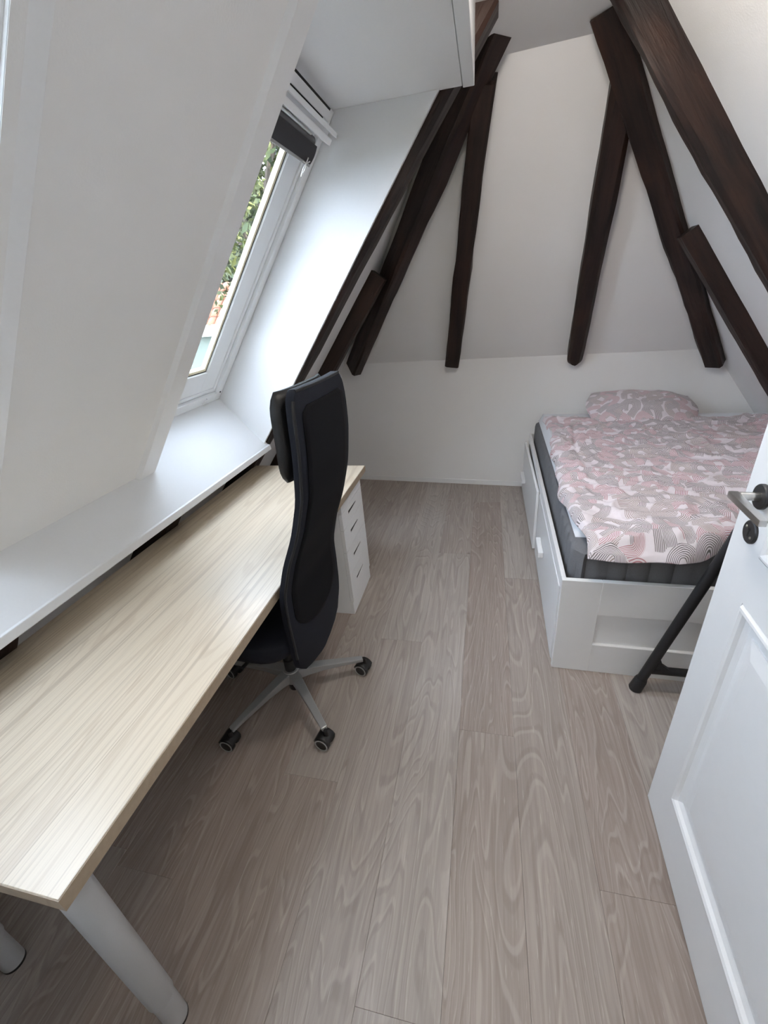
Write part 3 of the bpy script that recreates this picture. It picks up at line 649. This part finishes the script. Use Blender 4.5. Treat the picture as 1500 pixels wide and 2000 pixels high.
# sheet over a thin topper
ss = MB()
def sh_edge(x, y): return min(x - .058, XB - .05 - x, y - .15, yh(x) - .035 - y)
def sheet_pt(u, v, top):
    x = .058 + (XB - .108) * u; y = .15 + (yh(x) - .035 - .15) * v; e_ = max(0, sh_edge(x, y)); k = min(1, e_ / .03)
    z = .599 + (.058 * math.sqrt(max(0, 1 - (1 - k) ** 2)) + .004 * noise.noise(Vector((x * 7, y * 5, 3))) * k if top else 0)
    return Vector((x, y, z))
ss.grid(50, 70, lambda u, v: sheet_pt(u ** 1.0, v, True)); ss.grid(50, 70, lambda u, v: sheet_pt(u, v, False))
o = ss.build('fitted_sheet', M['sheet'], smooth=True, weld=True, angle=60); o.location = BED.location; o.rotation_euler = BED.rotation_euler
tag(o, 'white sheet and topper between the charcoal mattress and the patterned duvet', 'sheet')

# duvet
def foot_y(x): return -.030 + max(0, x - .40) * .42 - max(0, x - .95) * .42 + .008 * math.sin(x * 23)
def left_x(y): return .080 - .045 * math.exp(-((y - .62) / .5) ** 2) + .010 * math.sin(y * 9 + 1) + .006 * math.sin(y * 23)
NU, NV = 170, 210
def duv(u, v, top):
    yt = 1.80 - .075 * u
    x_ = left_x(.0) + (XB - .06) * u; y = foot_y(x_) + (yt - foot_y(x_)) * v
    x = left_x(y) + (XB - .055 - left_x(y)) * u
    ex = min(u * 1.45, (1 - u) * 1.45); ey = min(v * 1.88, (1 - v) * 1.88); r = .062
    kx = math.sqrt(max(0, 1 - (1 - min(1, ex / r)) ** 2)); ky = math.sqrt(max(0, 1 - (1 - min(1, ey / r)) ** 2)); k = min(kx, ky)
    P = Vector((x * 2.2, y * 3.4, 1.3))
    w = noise.fractal(P * 1.9, .8, 2.1, 5) * .018 + noise.noise(P * .8) * .010
    rdg = 1 - abs(noise.noise(Vector((x * 3.0 + y * .6, y * 7.5 - x * 1.5, 8.2)))) * 2.4; w += max(0, rdg) ** 3 * .016
    rd2 = 1 - abs(noise.noise(Vector((x * 7.0, y * 13 + x * 3, 2.2)))) * 2.6; w += max(0, rd2) ** 3 * .011
    # long crease down the left third and the fold at the top
    w -= .016 * math.exp(-((x - .21 - .03 * math.sin(y * 5)) / .012) ** 2) * (1 if .95 < y < 1.5 else math.exp(-((y - 1.2) / .35) ** 2))
    w += .008 * math.exp(-((y - 1.735) / .045) ** 2) - .016 * math.exp(-((y - 1.645) / .014) ** 2) * (.5 + .5 * math.sin(x * 9 + 2))
    base = .640 if y > .07 else .640 - .040 * min(1, (.07 - y) / .07) ** 1.3
    if x < .05: base -= .018 * min(1, (.05 - x) / .03)
    if top: z = base + .004 + k * (.034 + w)
    else: z = base - .002 + (1 - k) * .004
    return Vector((x, y, z))
dv = MB(); dv.grid(NU, NV, lambda u, v: duv(u, v, True)); dv.grid(60, 60, lambda u, v: duv(u, v, False))
du = dv.build('duvet', M['duvet'], smooth=True, angle=70); du.location = BED.location; du.rotation_euler = BED.rotation_euler
tag(du, 'rumpled duvet printed with pink and grey rainbow arcs, spread over the bed', 'duvet')

# pillow leaning on the far wall
pl = MB(); pw, ph, pt = .335, .20, .105
def pil(u, v, s):
    x = (-1 + 2 * u); y = (-1 + 2 * v); px = abs(x) ** 3.0; py = abs(y) ** 3.0
    k = max(0, (1 - abs(x) ** 2.2)) ** .75 * max(0, (1 - abs(y) ** 2.2)) ** .65
    sx = pw * (1 - .10 * (1 - x * x) * 0) * math.sqrt(1 - .08 * y * y) * (1 + .05 * math.sin(y * 3.1 + 1) * px); sy = ph * math.sqrt(1 - .16 * x * x) * (1 + .05 * math.sin(x * 5))
    w = noise.fractal(Vector((x * 2.2, y * 2.2, s + 4)), 1, 2, 3) * .014 * k
    return Vector((x * sx, y * sy, s * pt * k + w - .02 * math.exp(-((x - .12) / .18) ** 2) * (y > -.2) * k * (s > 0)))
pl.grid(44, 34, lambda u, v: pil(u, v, 1)); pl.grid(44, 34, lambda u, v: pil(u, v, -1))
po = pl.build('pillow', M['duvet'], smooth=True, weld=True, angle=80); po.location = (1.06, 3.29, .718); po.rotation_euler = (R(22), R(2), R(-6))
tag(po, 'rainbow-print pillow propped against the far wall at the head of the bed', 'pillow')

# ---------------------------------------------------------------- black folding stand behind the door
SD = empty('folding_stand', (.650, 1.452, 0)); tag(SD, 'black tubular stand with rubber foot, half hidden behind the white door', 'stand')
def stl(x0, x1, name='leg'):
    MB().tube([(x0, 0, .02), (x1, 0, 1.12)], .019, 16).build(name, M['blacktube'], SD, smooth=True)
    d = Vector((x1 - x0, 0, 1.1)).normalized(); p = Vector((x0, 0, .02))
    q = p - d * (.02 / d.z)
    MB().tube([(q.x, 0, 0), (q.x, 0, .004), tuple(p + d * .035), tuple(p + d * .045)], [.022, .026, .024, .021], 18).build('rubber_foot', M['black'], SD, smooth=True)
stl(.0, .272); stl(.62, .348)
gb = MB(); gb.tube([(.024, 0, .115), (.596, 0, .115)], .0165, 14); gb.build('crossbar', M['blacktube'], SD, smooth=True)
for sg, x in ((1, .040), (-1, .580)):
    g = MB(); g.hexa([(x, -.010, .098), (x + sg * .06, -.010, .128), (x + sg * .03, -.010, .150), (x + sg * .016, -.010, .185)], [(x, .010, .098), (x + sg * .06, .010, .128), (x + sg * .03, .010, .150), (x + sg * .016, .010, .185)]); g.build('gusset', M['blacktube'], SD, bevel=.003)
MB().tube([(.255, 0, 1.10), (.365, 0, 1.10)], .024, 16).build('top_joint', M['black'], SD, smooth=True)

# ---------------------------------------------------------------- open door
DO = empty('door_1', (.5587, .9942, 0), R(-3.0017)); DO['kind'] = 'structure'
DWD, DHT, DTH = .93, 2.03, .040     # local: -y along the leaf from its free edge, +x = leaf thickness
lf = MB(); f0, f1 = .118, DWD - .118
rows = [(.20, .905), (1.02, 1.88)]
lf.box(0, DTH, -f0, 0, .006, DHT); lf.box(0, DTH, -DWD, -f1, .006, DHT)
zprev = .006
for (z0, z1) in rows: lf.box(0, DTH, -f1, -f0, zprev, z0); zprev = z1
lf.box(0, DTH, -f1, -f0, zprev, DHT)
lf.build('leaf', M['lacquer'], DO)
for (z0, z1) in rows:
    # ogee moulding frame, sunk bed, raised field
    mo = MB(); w = .030
    def mrect(i, x): return [(x, -f0 - i, z0 + i), (x, -f1 + i, z0 + i), (x, -f1 + i, z1 - i), (x, -f0 - i, z1 - i)]
    steps = [(0, .0), (.0, .004), (.006, -.005), (.012, -.006), (.018, -.002), (.022, .006), (.030, .011), (.034, .013), (.034, .02)]
    vs = [];
    for (i, x) in steps: vs += mrect(i, x)
    ns_ = len(steps); mo.add(vs, [(j * 4 + k, j * 4 + (k + 1) % 4, (j + 1) * 4 + (k + 1) % 4, (j + 1) * 4 + k) for j in range(ns_ - 1) for k in range(4)])
    mo.build('moulding', M['lacquer'], DO)
    pn = MB(); steps = [(.03, .013), (.052, .013), (.052, .009), (.085, .002), (.09, .002)]; vs = []
    for (i, x) in steps: vs += mrect(i, x)
    ns_ = len(steps); pn.add(vs, [(j * 4 + k, j * 4 + (k + 1) % 4, (j + 1) * 4 + (k + 1) % 4, (j + 1) * 4 + k) for j in range(ns_ - 1) for k in range(4)] + [tuple((ns_ - 1) * 4 + k for k in range(4))])
    pn.box(.014, DTH, -f1, -f0, z0, z1); pn.build('panel', M['lacquer'], DO)
hd3 = empty('door_handle', (0, -.066, 1.134)); hd3.parent = DO
MB().tube([(0, 0, 0), (-.006, 0, 0), (-.008, 0, 0)], [.0265, .0265, .025], 32).build('rosette', M['darkmetal'], hd3, smooth=True)
lever = MB(); lever.tube([(-.006, 0, 0), (-.042, 0, 0)], .0090, 18)
lever.hexa([(-.040, .011, -.007), (-.058, .011, -.007), (-.058, -.122, -.007), (-.044, -.122, -.007)], [(-.040, .011, .007), (-.058, .011, .007), (-.058, -.122, .007), (-.044, -.122, .007)])
lever.build('lever', M['steel'], hd3, bevel=.002, smooth=True)
ke = empty('key_plate', (0, -.068, 1.053)); ke.parent = DO
MB().tube([(0, 0, 0), (-.004, 0, 0), (-.006, 0, 0)], [.0255, .0255, .0235], 32).build('escutcheon', M['darkmetal'], ke, smooth=True)
kh = MB(); kh.box(-.0068, -.0058, -.002, .002, -.010, .004); kh.tube([(-.0058, 0, .006), (-.0068, 0, .006)], .0042, 14); kh.build('keyhole', M['dark'], ke)
for (y, z) in ((-.012, -.008), (.012, .008)): MB().tube([(-.0055, y, z), (-.0075, y, z)], [.0032, .0024], 12).build('screw', M['steel'], ke, smooth=True)

# ---------------------------------------------------------------- outside
gz = -6.0
struct(MB().box(-60, 30, -30, 60, gz - .3, gz).build('ground', M['lawn']))
def tree(x, y, h, r, n, sv, label, lsize=.17, zlo=.34):
    t = tag(empty('garden_tree', (x, y, gz)), label, 'tree'); rnd = random.Random(sv)
    tk = MB(); tk.tube([(0, 0, 0), (.1, .05, h * .35), (-.05, .1, h * .62), (0, 0, h * .8)], [.22, .17, .11, .04], 8); tk.build('trunk', M['bark'], t, smooth=True)
    br = MB()
    cl = []
    for i in range(44):
        a = rnd.uniform(0, 6.283); zz_ = rnd.uniform(zlo, .95) * h; rr_ = r * (1 - abs(zz_ / h - (.95 + zlo) / 2) * 1.1) * rnd.uniform(.2, 1); c = Vector((math.cos(a) * rr_, math.sin(a) * rr_, zz_)); cl.append((c, rnd.uniform(.5, 1.0) * r * .42))
        if i < 12: br.tube([(0, 0, zz_ * .75), tuple(c * .6 + Vector((0, 0, zz_ * .36))), tuple(c)], [.06, .04, .015], 5)
    br.build('branch', M['bark'], t)
    cr = MB()
    for i in range(n):
        c, q = cl[rnd.randrange(len(cl))]; d = Vector((rnd.gauss(0, 1), rnd.gauss(0, 1), rnd.gauss(0, .8))).normalized() * q * rnd.uniform(.5, 1.05)
        p = c + d; e1 = Vector((rnd.gauss(0, 1), rnd.gauss(0, 1), rnd.gauss(0, 1))).normalized(); e2 = e1.cross(Vector((rnd.gauss(0, 1), rnd.gauss(0, 1), rnd.gauss(0, 1)))).normalized(); s_ = lsize * rnd.uniform(.6, 1.3)
        cr.add([p - e1 * s_, p + e2 * s_ * .45, p + e1 * s_, p - e2 * s_ * .45], [(0, 1, 2, 3)])
    o = cr.build('foliage', M['leaf'], t); o['kind'] = 'stuff'
tree(-5.6, 12.0, 13.5, 3.2, 13000, 11, 'sunlit yellow-green tree seen through the upper part of the roof window', .105, .60)
tree(-12.5, 20.0, 12.5, 4.6, 7000, 12, 'broad dark green tree outside, beyond the tiled outbuilding', .30)
tree(-7.0, 20.5, 14.0, 4.8, 7000, 14, 'tall dark green tree outside, straight behind the sunlit one', .30)
tree(-18.0, 17.5, 12.0, 4.6, 6000, 15, 'dark green tree outside, farthest round to the left of the outbuilding', .30)
tree(-6.75, 9.2, 6.9, .9, 1600, 13, 'small yellow-green tree in front of the tiled outbuilding', .10)
# neighbouring outbuilding with an orange tiled roof
HSX, HSY = -8.3, 13.0
nb = tag(empty('tiled_outbuilding', (HSX, HSY, gz)), 'small outbuilding with orange tiled roof and white fascia outside the window', 'building')
MB().box(-2.6, 2.6, 0, 1.1, 0, 7.15).build('wall', M['render'], nb)
MB().box(-2.8, 2.8, -.30, -.24, 6.95, 7.28).build('fascia', M['gutter'], nb, bevel=.01)
rs = R(38)
dk = MB(); dk.hexa([(-2.75, -.24, 7.15), (2.75, -.24, 7.15), (2.75, 1.2, 7.15 + 1.44 * math.tan(rs)), (-2.75, 1.2, 7.15 + 1.44 * math.tan(rs))], [(-2.75, -.24, 7.25), (2.75, -.24, 7.25), (2.75, 1.2, 7.25 + 1.44 * math.tan(rs)), (-2.75, 1.2, 7.25 + 1.44 * math.tan(rs))]); dk.build('roof_deck', M['roofing'], nb)
tmesh = None
for r_ in range(5):
    for c_ in range(20):
        if tmesh is None:
            tb = MB(); tb.grid(7, 2, lambda u, v: Vector(((u - .5) * .26, v * .40, .035 * math.sin(u * math.pi) + .02 - .015 * v)))
            o = tb.build('roof_tile', M['tile'], nb, smooth=True); md = o.modifiers.new('t', 'SOLIDIFY'); md.thickness = .015; tmesh = o; src = o
        else:
            o = tmesh.copy(); COL.objects.link(o); o.parent = nb
        yy = -.28 + r_ * .30
        o.location = (-2.5 + c_ * .262 + random.uniform(-.008, .008), yy, 7.26 + (yy + .24) * math.tan(rs)); o.rotation_euler = (rs, 0, random.uniform(-.02, .02))
